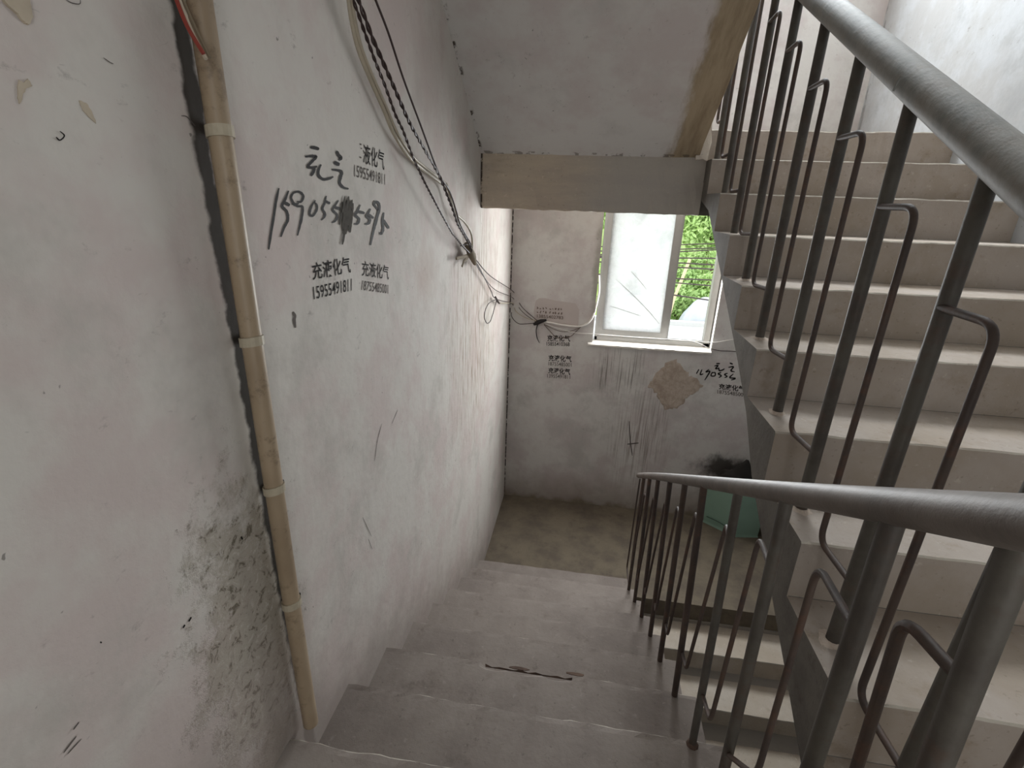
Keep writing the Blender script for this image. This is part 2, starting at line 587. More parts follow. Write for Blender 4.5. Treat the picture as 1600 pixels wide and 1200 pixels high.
m = MB()                                             # floor behind the camera
m.box(0, XW, YB, -8 * D - 0.26, ZF - 0.14, ZF)
struct(m.build('floor', M_floor))
m = MB()                                             # landing under the window
m.box(0, XW, 0.006, L, -0.14, 0)
struct(m.build('landing_floor', M_floor), 'stained screed landing below the window')
m = MB()
m.box(0, XW, -0.004, 0.2, -0.42, -0.14)
struct(m.build('landing_beam', M_beam))
m = MB()                                             # landing above the window
m.box(0, XW, YT + 0.02, L, ZT - 0.16, ZT)
struct(m.build('upper_landing', M_stepR), 'concrete landing at the head of the right flight')
m = MB()                                             # floor above
ZF2 = ZT + ZF
m.box(0, XW, YB, -8 * D - 0.2, ZF2 - 0.14, ZF2)
struct(m.build('upper_floor', M_soffit))
m = MB()
m.box(0, XW, YB, L, -2.2, -2.05)
struct(m.build('lower_floor', M_floor))

# beam at the landing edge, with an uneven lower arris
m = MB()
nx = 40
rows = []
for (yy, zz, j) in [(-0.088, 2.975, 0.002), (-0.09, 2.90, 0.003), (-0.09, 2.80, 0.003), (-0.088, 2.70, 0.004), (-0.080, 2.692, 0.003), (0.16, 2.69, 0), (0.16, 2.975, 0)]:
    rows.append([(1.197 * i / nx, yy + R_.uniform(-j, j), zz + R_.uniform(-j, j)) for i in range(nx + 1)])
vs = [p for r in rows for p in r]
fs = []
for a in range(len(rows)):
    b = (a + 1) % len(rows)
    for i in range(nx):
        fs.append((a * (nx + 1) + i, a * (nx + 1) + i + 1, b * (nx + 1) + i + 1, b * (nx + 1) + i))
fs.append(tuple(a * (nx + 1) for a in range(len(rows))))
fs.append(tuple(a * (nx + 1) + nx for a in range(len(rows)))[::-1])
m.add(vs, fs)
struct(m.build('beam', M_beam), 'bare concrete beam above the landing')
m = MB()
m.box(1.200, XW, 0.10, 0.30, 2.69, ZT - 0.16)
struct(m.build('beam', M_side))
# ragged end of the landing edge beside the beam
m = MB()
ring = []
for yy in (-0.105, 0.13):
    rr = []
    for k in range(14):
        a = 2 * math.pi * k / 14
        q = max(abs(math.cos(a)), abs(math.sin(a)))
        rr.append((1.165 + 0.034 * math.cos(a) / q + R_.uniform(-.004, .004), yy + R_.uniform(-.004, .004),
                   3.045 + 0.082 * math.sin(a) / q + R_.uniform(-.005, .005)))
    ring += rr
m.add(ring, [tuple(range(14))[::-1], tuple(range(14, 28))] + [(i, (i + 1) % 14, 14 + (i + 1) % 14, 14 + i) for i in range(14)])
struct(m.build('landing_nib', M_stepD))


# ------------------------------------------------------------------ stairs
def step(parent, x0, x1, ynose, yback, z, h, sign, mats, seed, chip=None, jit=0.003, nx=44):
    """one concrete step; sign = +1 when the nosing faces +y"""
    rr = random.Random(seed)
    prof = [(yback - sign * 0.0, 0.0, 0.0), (yback + (ynose - yback) * 0.5, 0.0, 0.001), (ynose - sign * 0.022, 0.0, 0.001),
            (ynose - sign * 0.004, -0.0005, jit), (ynose - sign * 0.0003, -0.005, jit), (ynose, -0.03, 0.001), (ynose, -h, 0), (ynose - sign * 0.02, -h, 0), (yback, -0.012, 0)]
    rows = []
    wob = [rr.uniform(-1, 1) for _ in range(nx + 1)]
    wob = [(wob[max(i - 1, 0)] + 2 * wob[i] + wob[min(i + 1, nx)]) / 3 for i in range(nx + 1)]
    for k, (yy, dz, j) in enumerate(prof):
        r = []
        for i in range(nx + 1):
            x = x0 + (x1 - x0) * i / nx
            y_, z_ = yy, z + dz
            if k in (3, 4, 5):
                y_ -= sign * abs(wob[i]) * jit * 1.5
            if j:
                z_ += (wob[i] + rr.uniform(-0.5, 0.5)) * j
            if chip and chip[0] < x < chip[1] and k in (2, 3, 4, 5):
                u = (x - chip[0]) / (chip[1] - chip[0])
                dpt = chip[2] * (0.35 + 0.65 * abs(math.sin(u * 9.0 + 0.6)))
                y_ -= sign * dpt * (1.0 if k > 2 else 0.6)
                if k > 2:
                    z_ -= 0.006
            r.append((x, y_, z_))
        rows.append(r)
    m = MB()
    vs = [p for r in rows for p in r]
    fs, mi = [], []
    K = len(rows)
    for a in range(K):
        b = (a + 1) % K
        for i in range(nx):
            fs.append((a * (nx + 1) + i, a * (nx + 1) + i + 1, b * (nx + 1) + i + 1, b * (nx + 1) + i))
            mi.append(1 if a in (3,) else 0)
    fs.append(tuple(a * (nx + 1) for a in range(K)))
    fs.append(tuple(a * (nx + 1) + nx for a in range(K))[::-1])
    mi += [2 if len(mats) > 2 else 0, 0]
    m.v, m.f, m.m = vs, fs, mi
    return m.build('step', mats, parent, smooth=False, origin=((x0 + x1) / 2, ynose, z))


# left flight, going down to the landing
fl = thing('stair_flight', 'worn grey concrete stair flight going down along the stencilled wall', 'stairs', (W / 2, -1.1, 0))
for mm in range(0, 9):
    chip = {6: (0.365, 0.70, 0.02)}.get(mm)
    step(fl, 0.0, W, -mm * D, -(mm + 1) * D - 0.01, (mm + 1) * H, H + 0.0, 1, [M_step, M_edge], 100 + mm, chip,
         0.0032 if mm >= 6 else 0.002)
m = MB()
poly = [(0, 0.0)] + [(0.0, -0.12), (-8 * D - 0.28, 9 * H - 0.30), (-8 * D - 0.28, 9 * H - 0.17)]
m.prism([(-0.004, 0.0), (-0.004, -0.13), (-9 * D, 9 * H - 0.30), (-9 * D, 8 * H - 0.001)], 0.0, W + 0.018)
m.build('waist_slab', M_beam, fl)
m = MB()                                            # broken nosing on the seventh step
cp = []
for i in range(13):
    x = 0.375 + 0.315 * i / 12
    cp.append((x, -6 * D - 0.006 - 0.010 * abs(math.sin(i * 1.3)), 7 * H - 0.0035))
base = [(x, -6 * D - 0.0045, 7 * H - 0.022) for x, y, z in cp]
for i in range(12):
    m.add([cp[i], cp[i + 1], base[i + 1], base[i]], [(0, 1, 2, 3)])
m.build('broken_edge', M_chip, fl)
for k, (px, py) in enumerate([(900, 1051), (812, 1042)]):
    m = MB()
    c0 = at(px, py, 2, 7 * H)
    n = 9
    top = [(c0.x + 0.035 * math.cos(2 * math.pi * i / n) * R_.uniform(0.7, 1.2), c0.y - 0.006 + 0.006 * math.sin(2 * math.pi * i / n), 7 * H + 0.0012) for i in range(n)]
    m.add(top + [(x, y, z - 0.003) for x, y, z in top], [tuple(range(n))] + [(i, (i + 1) % n, n + (i + 1) % n, n + i) for i in range(n)])
    m.build('chipped_spot', M_chip, fl)

# right flight, going up from the floor behind the camera
fr = thing('stair_flight', 'pale concrete stair flight going up beside the bright right wall', 'stairs', ((XR + XW) / 2, -1.1, ZF))
for i in range(1, 10):
    step(fr, XR, XW, YT - i * D, YT - (i - 1) * D + 0.01, ZT - i * H, H + 0.0, -1, [M_stepR, M_edge, M_side], 200 + i, None, 0.0016)
step(fr, XR - 0.03, XW, YT, YT + 0.1, ZT, H, -1, [M_stepR, M_edge], 200, None, 0.003)
m = MB()
lo_ = [(-0.30, 2.80), (-0.436, 2.690), (-0.565, 2.582), (-0.92, 2.383), (-1.174, 2.217), (-1.362, 2.085), (-1.525, 1.932), (-1.86, 1.722), (-1.98, 1.651), (-2.137, 1.555), (-2.30, 1.44), (-2.46, 1.34)]
hi = [(YT - i * D + 0.0, ZT - (i + 1) * H + 0.001) for i in range(0, 9)]
lo = [(y, min(z, ZT + (y - YT) * H / D - (0.196 if y > -1.45 else 0.0))) for y, z in lo_]
m.prism([(0.05, 2.955)] + [(0.05, 2.80)] + lo + [(-2.46, ZT - 10 * H)] + hi[::-1], XR + 0.003, XW - 0.003)
m.build('waist_slab', M_side, fr)

# lower flight, from the landing down towards the viewer
fd = thing('stair_flight', 'lower concrete stair flight going down from the landing behind the green railing posts', 'stairs', ((XR + XW) / 2, -1.0, -1.6))
for j in range(1, 8):
    step(fd, XR - 0.02, XW, 0.0165 - j * D, 0.0165 - (j - 1) * D + 0.01 if j else 0.1, -j * H, H, -1, [M_stepD, M_edge], 300 + j, None, 0.0016)
m = MB()
m.prism([(0.0, -0.17), (0.0, -0.35), (0.0165 - 8 * D, -8 * H - 0.25), (0.0165 - 8 * D, -8 * H)], XR - 0.02, XW)
m.build('waist_slab', M_beam, fd)

# flight above, from the upper landing up over the left flight: its underside is the sloping ceiling
fu = thing('stair_flight', 'underside of the upper stair flight sloping up overhead with a bare tan edge', 'stairs', (W / 2, -0.09, ZT))
m = MB()
SL = 0.625
ye = -8 * D - 0.22
nx = 26
edge = [1.152 + R_.uniform(-.004, .004) for _ in range(nx + 1)]
vs, fs = [], []
for i in range(nx + 1):
    y = -0.088 + (ye + 0.088) * i / nx
    z = 2.975 - SL * (y + 0.09)
    vs += [(0, y, z), (1.0, y, z), (edge[i], y, z + R_.uniform(-.003, .003)), (edge[i], y, z + 0.14), (0, y, z + 0.14)]
for i in range(nx):
    for k in range(5):
        a, b = i * 5 + k, i * 5 + (k + 1) % 5
        fs.append((a, b, b + 5, a + 5))
fs += [(0, 1, 2, 3, 4), tuple(nx * 5 + k for k in range(5))[::-1]]
m.add(vs, fs)
m.build('waist_slab', M_soffit, fu)
for i in range(9):
    step(fu, 0, W + 0.03, -0.0 - i * D, -(i + 1) * D - 0.01, ZT + (i + 1) * H, H - 0.01, 1, [M_stepR, M_edge], 400 + i, None, 0.003, 4)

# ------------------------------------------------------------------ railing of the left flight
lb_x = [1.083, 1.077, 1.073, 1.068, 1.062, 1.049, 1.041, 1.022, 0.985]       # foot
lt = [(1.090, 1.017), (1.072, 1.177), (1.056, 1.338), (1.044, 1.501), (1.037, 1.659), (1.025, 1.817), (1.005, 1.973), (0.996, 2.126), (0.966, 2.285)]
RR = 0.0182
ra = thing('stair_railing', 'dark iron railing along the left flight ending at the landing', 'railing', (1.06, -1.2, 0.165))
path = []
for mm in range(9):
    x, z = lt[mm]
    path.append((x, -mm * D - 0.015, z + RR * 1.12))
import numpy as np
rq = np.array(path + [(0.932, -2.457, 2.414), (0.927, -2.553, 2.469), (0.922, -2.64, 2.518), (0.914, -2.70, 2.551), (0.890, -2.77, 2.590), (0.85, -2.86, 2.636)])
fx, fz = np.polyfit(rq[:, 1], rq[:, 0], 4), np.polyfit(rq[:, 1], rq[:, 2], 3)
rail = [(float(np.polyval(fx, y)), y, float(np.polyval(fz, y))) for y in [0.012 - 2.95 * k / 24 for k in range(25)]]
m = MB()
m.tube(smooth_path(rail, 5), RR, 16)
# rounded far end
c0 = Vector(rail[0])
m.build('handrail', M_rail2, ra, True)
for mm in range(1, 9):
    y = -mm * D - 0.015
    m = MB()
    m.tube([(lb_x[mm], y, (mm + 1) * H - 0.02), (lb_x[mm] * 0.5 + lt[mm][0] * 0.5, y, (mm + 1) * H + 0.45), (lt[mm][0], y, lt[mm][1] + 0.015)], 0.0105, 10)
    m.build('baluster', M_bal if mm > 6 else M_rod, ra, True)
    # little mortar collar at the foot
    if mm == 7:
        m = MB()
        m.tube([(lb_x[mm], y, (mm + 1) * H - 0.004), (lb_x[mm], y, (mm + 1) * H + 0.004), (lb_x[mm], y, (mm + 1) * H + 0.010)], [0.018, 0.016, 0.011], 9)
        m.build('foot_collar', M_chip, ra, True)
for (p1, p2, yb_, rad) in [((1390, 830), (1270, 1190), -2.553, 0.0105), ((1592, 852), (1462, 1190), -2.685, 0.0110)]:
    t1, t2 = at(*p1, 1, yb_), at(*p2, 1, yb_)
    m = MB()
    m.tube([t2 + (t2 - t1) * ((t2.z - ZF + 0.01) / (t1.z - t2.z)), t1 + Vector((0, 0, 0.012))], rad, 12)
    m.build('baluster', M_bal, ra, True)
tops = {7: (1.001, 2.113), 6: (1.037, 1.949), 5: (1.037, 1.793), 4: (1.048, 1.629), 3: (1.062, 1.469), 2: (1.063, 1.312), 1: (1.065, 1.156)}
for mm in range(1, 8):
    yf, yn = -mm * D - 0.015, -(mm + 1) * D - 0.015
    ym = (yf + yn) / 2
    tx, tz = tops[mm]
    zf = (mm + 1) * H
    xb = lb_x[mm]
    xn = lb_x[mm + 1] * 0.25 + lt[mm + 1][0] * 0.75
    m = MB()
    m.tube(round_path([(xb - 0.003, yf, zf + 0.195), (xb - 0.028, ym, zf + 0.278), (tx, ym, tz + 0.01), (xn, yn, tz + 0.045)], 0.035), 0.0054, 8)
    m.build('crook_rod', M_rod, ra, True)
# rods beyond the eighth baluster and at the free end
m = MB()
a0, a1 = Vector((0.98, -2.271, 1.70)), at(1190, 1185, 1, -2.412)
b1 = at(1275, 893, 1, -2.412)
b0 = at(1338, 987, 1, -2.553)
m.tube(round_path([a0, a1 + (a1 - b1) * 0.12, b1 + Vector((0, 0, 0.012)), b0], 0.035), 0.0052, 8)
m.build('crook_rod', M_rod, ra, True)
m = MB()
b1 = at(1408, 974, 1, -2.615)
b0 = at(1504, 1064, 1, -2.68)
a1 = at(1338, 1200, 1, -2.615)
m.tube(round_path([a1 + (a1 - b1) * 0.5, b1 + Vector((0, 0, 0.008)), b0], 0.022), 0.0056, 8)
m.build('crook_rod', M_rod, ra, True)
m = MB()
m.tube(round_path([(1.074, -0.29, 0.36), (1.078, -0.09, 0.335), (1.089, -0.05, 1.03)], 0.03), 0.0055, 8)
m.build('crook_rod', M_rod, ra, True)

# ------------------------------------------------------------------ railing of the right flight
BX = 1.247
rb = thing('stair_railing', 'grey painted iron railing with crooked rods along the right flight', 'railing', (BX, -1.1, 2.2))


def axis_z(y):                                        # height of the rail axis
    return 0.5320 * (y + 1.75) + (ZT + (-1.75 - 0.15 - YT) * H / D) + 1.003


m = MB()
yr = [0.25, 0.0, -0.4, -0.8, -1.2, -1.6, -1.9, -2.2, -2.5, -2.8, -3.2]
m.tube([(1.255 - 0.006 * i / 4, y, axis_z(y)) for i, y in enumerate(yr)], 0.0345, 20)
m.build('handrail', M_rail, rb, True)
m = MB()                                              # weld bead across the rail
yc = -1.77
m.tube([(1.2355 - 0.0335 + 0.012 * math.sin(t) * 0 + 0.006 * (1 - math.cos(t)), yc - 0.006 * t, axis_z(yc) + 0.018 * math.sin(t * 1.2 - 0.6)) for t in (0, .3, .6, .9, 1.2)], 0.0022, 6)
m.build('weld_bead', M_rail, rb, True)
for i in range(0, 11):
    y = YT - i * D + 0.15 if i else YT + 0.03
    zb = max(ZT - i * H, ZF) if i else ZT
    bx = BX if i else 1.195
    m = MB()
    m.tube([(bx, y, zb - 0.02), (BX, y, axis_z(y) - 0.02)], 0.0148, 12)
    m.build('baluster', M_bal, rb, True)
    if 3 < i < 10:
        m = MB()
        n = 12
        rr = [R_.uniform(0.022, 0.036) for _ in range(n)]
        v1 = [(bx + rr[k] * math.cos(2 * math.pi * k / n), y + rr[k] * math.sin(2 * math.pi * k / n), zb + 0.0005) for k in range(n)]
        v2 = [(bx + 0.016 * math.cos(2 * math.pi * k / n), y + 0.016 * math.sin(2 * math.pi * k / n), zb + 0.008) for k in range(n)]
        m.add(v1 + v2, [(k, (k + 1) % n, n + (k + 1) % n, n + k) for k in range(n)] + [tuple(range(n))])
        m.build('foot_collar', M_patch, rb, True)
for i in range(1, 10):
    ya, yb_ = YT - i * D + 0.15, YT - (i + 1) * D + 0.15
    ym = (ya + yb_) / 2
    za = ZT - i * H
    m = MB()
    jx = R_.uniform(-0.004, 0.004)
    m.tube(round_path([(BX - 0.008, ya, za + 0.772), (BX - 0.012, ym, za + 0.771), (BX - 0.012 + jx, ym, za + 0.004), (BX - 0.008, yb_, za + 0.010)], 0.038, 8), 0.0072, 10)
    m.build('crook_rod', M_rod, rb, True)
m = MB()
m.tube(round_path([(1.205, YT + 0.05, ZT + 0.75), (1.235, YT - 0.06, ZT + 0.75), (1.235, YT - 0.06, ZT + 0.02), (BX - 0.008, YT - 0.13, ZT + 0.02)], 0.03), 0.0072, 10)
m.build('crook_rod', M_rod, rb, True)

# ------------------------------------------------------------------ window on the landing
win = thing('window_1', 'grey framed sliding window with dirty frosted pane above the landing', None, ((WX0 + WX1) / 2, L + 0.06, WZ0), None, 'structure')
FY0, FY1 = L + 0.06, L + 0.125
m = MB()
m.box(WX0 + 0.016, WX0 + 0.036, FY0, FY1, WZ0 + 0.015, WZ1)        # left jamb (a gap of light beside it)
m.box(1.652, 1.700, FY0, FY1, WZ0 + 0.015, WZ1)
m.box(WX0 + 0.016, 1.70, FY0, FY1, WZ0 + 0.012, WZ0 + 0.045)
m.box(WX0 + 0.016, 1.70, FY0, FY1, WZ1 - 0.05, WZ1)
m.box(WX0 + 0.016, 1.70, (FY0 + FY1) / 2 - 0.004, (FY0 + FY1) / 2 + 0.004, WZ0 + 0.045, WZ0 + 0.06)
m.build('frame', M_frame, win)


def sash(x0, x1, y, name):
    z0, z1 = WZ0 + 0.046, WZ1 - 0.05
    m = MB()
    m.box(x0, x0 + 0.052, y, y + 0.024, z0, z1)
    m.box(x1 - 0.055, x1, y, y + 0.024, z0, z1)
    m.box(x0 + 0.052, x1 - 0.055, y, y + 0.024, z0, z0 + 0.062)
    m.box(x0 + 0.052, x1 - 0.055, y, y + 0.024, z1 - 0.05, z1)
    s_ = m.build('sash', M_frame, win)
    m = MB()
    m.box(x0 + 0.050, x1 - 0.053, y + 0.009, y + 0.014, z0 + 0.06, z1 - 0.048)
    m.build('pane', M_glass, s_)
    return s_


front_sash = sash(0.752, 1.345, FY0 + 0.003, 'a')
sash(0.770, 1.363, FY0 + 0.034, 'b')
m = MB()
nx = 30
rows = []
for (yy, zz, j) in [(L + 0.06, WZ0 + 0.012, 0.0), (L - 0.012, WZ0 - 0.002, 0.002), (L - 0.022, WZ0 - 0.010, 0.003), (L - 0.020, WZ0 - 0.024, 0.003), (L + 0.002, WZ0 - 0.030, 0.0), (L + 0.06, WZ0 - 0.02, 0.0)]:
    rows.append([(0.690 + 1.022 * i / nx, yy + R_.uniform(-j, j), zz + R_.uniform(-j, j)) for i in range(nx + 1)])
vs = [p for r in rows for p in r]
fs = []
for a in range(6):
    b = (a + 1) % 6
    for i in range(nx):
        fs.append((a * (nx + 1) + i, a * (nx + 1) + i + 1, b * (nx + 1) + i + 1, b * (nx + 1) + i))
fs += [tuple(a * (nx + 1) for a in range(6)), tuple(a * (nx + 1) + nx for a in range(6))[::-1]]
m.add(vs, fs)
m.build('sill', M_sill, win)
m = MB()                                             # pale plastered reveal on the right and the left
m.box(WX1 - 0.004, WX1 + 0.0, L + 0.001, L + 0.058, WZ0, WZ1)
m.build('reveal', M_sill, win)
# window of the landing above (out of view, lets in daylight)
win2 = thing('window_2', 'grey window frame of the landing above', None, (1.45, L + 0.06, UZ0), None, 'structure')
m = MB()
for (x0, x1, z0, z1) in [(UX0, UX0 + .05, UZ0, UZ1), (UX1 - .05, UX1, UZ0, UZ1), (UX0, UX1, UZ0, UZ0 + .05), (UX0, UX1, UZ1 - .05, UZ1), (1.43, 1.48, UZ0, UZ1)]:
    m.box(x0, x1, FY0, FY1, z0, z1)
m.build('frame', M_frame, win2)

# ------------------------------------------------------------------ drain pipe on the left wall
PX, PY = 0.026, -2.211
pp = thing('drain_pipe', 'tan plastic drain pipe strapped upright to the left wall', 'pipe', (PX, PY, ZF))
m = MB()
pts = [(PX + 0.002 * math.sin(z * 3), PY + 0.003 * math.sin(z * 2.1), z) for z in [ZF - 0.01 + k * (3.6 - ZF) / 24 for k in range(25)]]
m.tube(pts, 0.0180, 18)
pipe = m.build('pipe_shell', M_pvc, pp, True)
for z in (2.817, 2.475, 2.164, 1.865):
    m = MB()
    n = 18
    for (r0, dz) in [(0.0210, 0.0085)]:
        ring = []
        for zz in (-dz, dz):
            for rr in (0.0186, r0):
                ring.append([(PX + 0.002 * math.sin(z * 3) + rr * math.cos(2 * math.pi * k / n), PY + 0.003 * math.sin(z * 2.1) + rr * math.sin(2 * math.pi * k / n), z + zz + 0.003 * math.sin(2 * math.pi * k / n + 2)) for k in range(n)])
        vs = ring[0] + ring[1] + ring[2] + ring[3]
        fs = []
        for k in range(n):
            k2 = (k + 1) % n
            fs += [(k, k2, n + k2, n + k), (n + k, n + k2, 3 * n + k2, 3 * n + k), (3 * n + k, 3 * n + k2, 2 * n + k2, 2 * n + k), (2 * n + k, 2 * n + k2, k2, k)]
        m.add(vs, fs)
    m.box(0.0, PX, PY + 0.0185, PY + 0.0265, z - 0.008, z + 0.008)
    cl = m.build('pipe_clip', M_clip, pp)
    m = MB()
    m.tube([(PX - 0.012, PY + 0.0225, z), (PX + 0.004, PY + 0.0227, z + 0.001)], [0.003, 0.0045], 8)
    m.build('nail', M_nail, cl)
# frayed wires tucked behind the top of the pipe
for (a, b, c, mat, r) in [((272, -10), (292, 40), (318, 84), M_red, 0.003), ((276, -10), (300, 50), (322, 92), M_scab, 0.003), ((284, -5), (306, 46), (328, 90), M_cloth, 0.0025)]:
    m = MB()
    m.tube(smooth_path([wl(*a, 0.03), wl(*b, 0.045), wl(*c, 0.062)], 6), r, 6)
    tag(m.build('loose_wire', mat, pp, True), 'frayed wire at the pipe top')

# ------------------------------------------------------------------ cables


def cable(name, label, pts, r, mat, group=None, twist=0.0, flat=1.0, cat='cable'):
    p = smooth_path(pts, 7)
    if twist:
        o = thing(name, label, cat, p[0], group)
        for s_ in (0, math.pi):
            q = []
            d = 0
            for i, v in enumerate(p):
                if i:
                    d += (p[i] - p[i - 1]).length
                t = (p[min(i + 1, len(p) - 1)] - p[max(i - 1, 0)]).normalized()
                u = Vector((1, 0, 0))
                u = (u - t * u.dot(t)).normalized()
                w = t.cross(u)
                a = d / twist * 2 * math.pi + s_
                q.append(v + u * (r * math.cos(a)) + w * (r * math.sin(a)))
            MB().tube(q, r * 0.95, 6).build('strand', mat, o, True)
        return o
    m = MB()
    m.tube(p, r, 8, flat=flat)
    o = m.build(name, mat, None, True, origin=p[0])
    return tag(o, label, cat, group)


def dense(pts, n=3):
    out = []
    for a, b in zip(pts[:-1], pts[1:]):
        for k in range(n):
            t = k / n
            out.append((a[0] + (b[0] - a[0]) * t, a[1] + (b[1] - a[1]) * t))
    return out + [pts[-1]]


X1 = 0.035
A = [(543, -30), (545, 0), (551, 40), (561, 80), (580, 127), (600, 172), (615, 208), (637, 243), (655, 260), (686, 284)]
cable('cable', 'cream cable sagging lowest down the left wall', [wl(x, y, 0.02) for x, y in A] + [wl(700, 296, 0.03), wl(705, 313, 0.03), wl(711, 332, 0.03), wl(727, 348, 0.035), wl(737, 367, 0.035), wl(738, 392, 0.03)], 0.0058, M_cream)
cable('cable', 'second cream cable running just above the lowest one on the left wall', [wl(x + 5, y - 2, 0.028) for x, y in A] + [wl(699, 290, 0.035), wl(707, 312, 0.035), wl(717, 348, 0.035), wl(734, 386, 0.03)], 0.0045, M_cream)
B = [(545, -30), (552, 0), (572, 57), (586, 95), (600, 130), (618, 180), (630, 205), (646, 248), (664, 286), (686, 328), (706, 364), (714, 374), (722, 384), (735, 397)]
cable('cable', 'thin dark twisted wire hanging apart, left of the other dark wires', [wl(x, y, 0.045) for x, y in dense(B, 2)], 0.0024, M_dark, twist=0.05)
C_ = [(552, -30), (560, 0), (582, 60), (607, 117), (640, 192), (685, 272), (692, 288), (707, 326), (715, 350), (731, 378), (738, 394)]
cable('cable', 'thick dark twisted wire in the middle of the hanging wires', [wl(x, y, 0.055) for x, y in dense(C_, 2)], 0.0032, M_dark, twist=0.07)
D_ = [(577, -30), (587, 0), (607, 52), (630, 122), (657, 195), (686, 272), (701, 296), (712, 326), (720, 352), (735, 380), (740, 396)]
cable('cable', 'thin dark wire hanging rightmost on the left wall', [wl(x, y, 0.05) for x, y in D_], 0.0032, M_dark)

KX = 0.03
far_k = wf(843, 503, L - 0.02)


def corner(a, b, c):
    """left wall pixels a, corner pixel b, far wall pixels c"""
    return [wl(x, y, KX) for x, y in a] + [Vector((0.03, L - 0.03, wl(*b, 0.0).z))] + [wf(x, y, L - 0.02) for x, y in c]


cable('cable', 'straight dark wire from the rag tie to the black knot, topmost at the corner', corner([(738, 400), (743, 405), (767, 432)], (793, 459), [(815, 479), (837, 499), (843, 503)]), 0.0030, M_dark)
cable('cable', 'dark wire from the rag tie to the black knot, second at the corner', corner([(738, 402), (755, 431), (774, 453)], (793, 469), [(815, 486), (836, 502), (843, 504)]), 0.0026, M_dark)
cable('cable', 'dark wire that sags below the others between loop and black knot', corner([(740, 402), (755, 430), (767, 454), (775, 467)], (792, 480), [(799, 493), (809, 505), (822, 506), (843, 504)]), 0.0030, M_dark)
cable('cable', 'grey wire joining the loop to the black knot through the corner', corner([(775, 467), (784, 474)], (792, 478), [(806, 486), (820, 496), (843, 503)]), 0.0036, M_cream)
cable('cable_loop', 'dark wire loop hanging on the left wall by the corner', [wl(x, y, 0.03) for x, y in [(776, 468), (770, 470), (763, 475), (758, 486), (757, 497), (761, 505), (766, 502), (770, 491), (773, 480), (776, 470)]], 0.0030, M_dark)
m = MB()
m.tube([wl(774, 464, 0.03), wl(777, 470, 0.03), wl(780, 474, 0.03)], [0.006, 0.0085, 0.006], 8)
tag(m.build('wire_knot', M_dark, None, True, origin=wl(777, 470, 0.03)), 'small dark knot above the wire loop', 'knot')
# rag tie with nail
tie = thing('rag_tie', 'tan rag tie holding the wires on the left wall', 'tie', wl(736, 398, 0.02))
m = MB()
m.tube([wl(728, 381, 0.035), wl(734, 392, 0.042), wl(738, 400, 0.042), wl(742, 412, 0.035)], [0.010, 0.019, 0.020, 0.010], 10)
m.build('wrap', M_cloth, tie, True)
for k, pq in enumerate([[(732, 399), (722, 402), (713, 404)], [(731, 402), (725, 408), (722, 416)]]):
    m = MB()
    m.tube([wl(x, y, 0.03) for x, y in pq], [0.010, 0.008, 0.007], 8, flat=0.5)
    m.build('rag_end', M_cloth, tie, True)
m = MB()
m.tube(smooth_path([wl(720, 384, 0.03), wl(728, 382, 0.04), wl(735, 384, 0.04), wl(738, 390, 0.03)], 5), 0.0035, 6)
m.build('wire_wrap', M_dark, tie, True)
# black tape knot with its tail
kn = thing('tape_knot', 'black tape knot with hanging tail on the far wall over the stencils', 'knot', far_k)
m = MB()
m.tube([wf(834, 507, L - 0.025), wf(840, 504, L - 0.03), wf(845, 502, L - 0.03), wf(854, 500, L - 0.025)], [0.010, 0.020, 0.018, 0.009], 10)
m.build('wrap', M_black, kn, True)
m = MB()
m.tube(smooth_path([wf(841, 505, L - 0.03), wf(838, 515, L - 0.022), wf(839, 527, L - 0.02), wf(843, 536, L - 0.018)], 5), [0.007] * 12 + [0.006, 0.005, 0.004, 0.003], 8, flat=0.6)
m.build('tail', M_black, kn, True)
cable('cable', 'white flat cable from the black knot up along the window edge', [wf(x, y, L - 0.015) for x, y in [(846, 502), (860, 504), (881, 508), (905, 510)]] + [wf(918, 505, L - 0.012), wf(926, 495, L - 0.006), wf(931, 480, L + 0.02), wf(936, 455, L + 0.03), wf(936, 430, L + 0.03)], 0.0078, M_white)
cable('cable', 'thin grey wire drooping across the topmost far stencil', [wf(x, y, L - 0.012) for x, y in [(850, 507), (858, 516), (869, 527), (880, 528), (891, 526), (899, 519), (907, 511)]], 0.0030, M_print)
cable('cable', 'thin grey wire in a shallow sag right of the black knot', [wf(x, y, L - 0.012) for x, y in [(850, 506), (862, 513), (878, 518), (893, 517), (908, 511)]], 0.0024, M_print)
cable('cable', 'white thread wire stretched along the window sill', [wf(x, y, L - 0.016) for x, y in [(851, 506), (872, 513), (900, 520)]] + [wf(x, y, L - 0.03) for x, y in [(930, 522), (980, 526), (1025, 529), (1087, 533), (1112, 535)]] + [wf(1136, 532, L - 0.02), wf(1200, 520, L - 0.02)], 0.0027, M_white)
cable('cable', 'second white wire sagging to the right corner of the sill', [wf(x, y, L - 0.026) for x, y in [(1020, 529), (1060, 532), (1085, 534), (1098, 539), (1108, 545)]], 0.0027, M_white)
cable('cable', 'short dark wire leaving the sill corner to the right', [wf(x, y, L - 0.008) for x, y in [(1111, 545), (1125, 548), (1145, 549), (1190, 553)]], 0.0030, M_dark)

# ------------------------------------------------------------------ lettering on the walls (paint on the plaster)


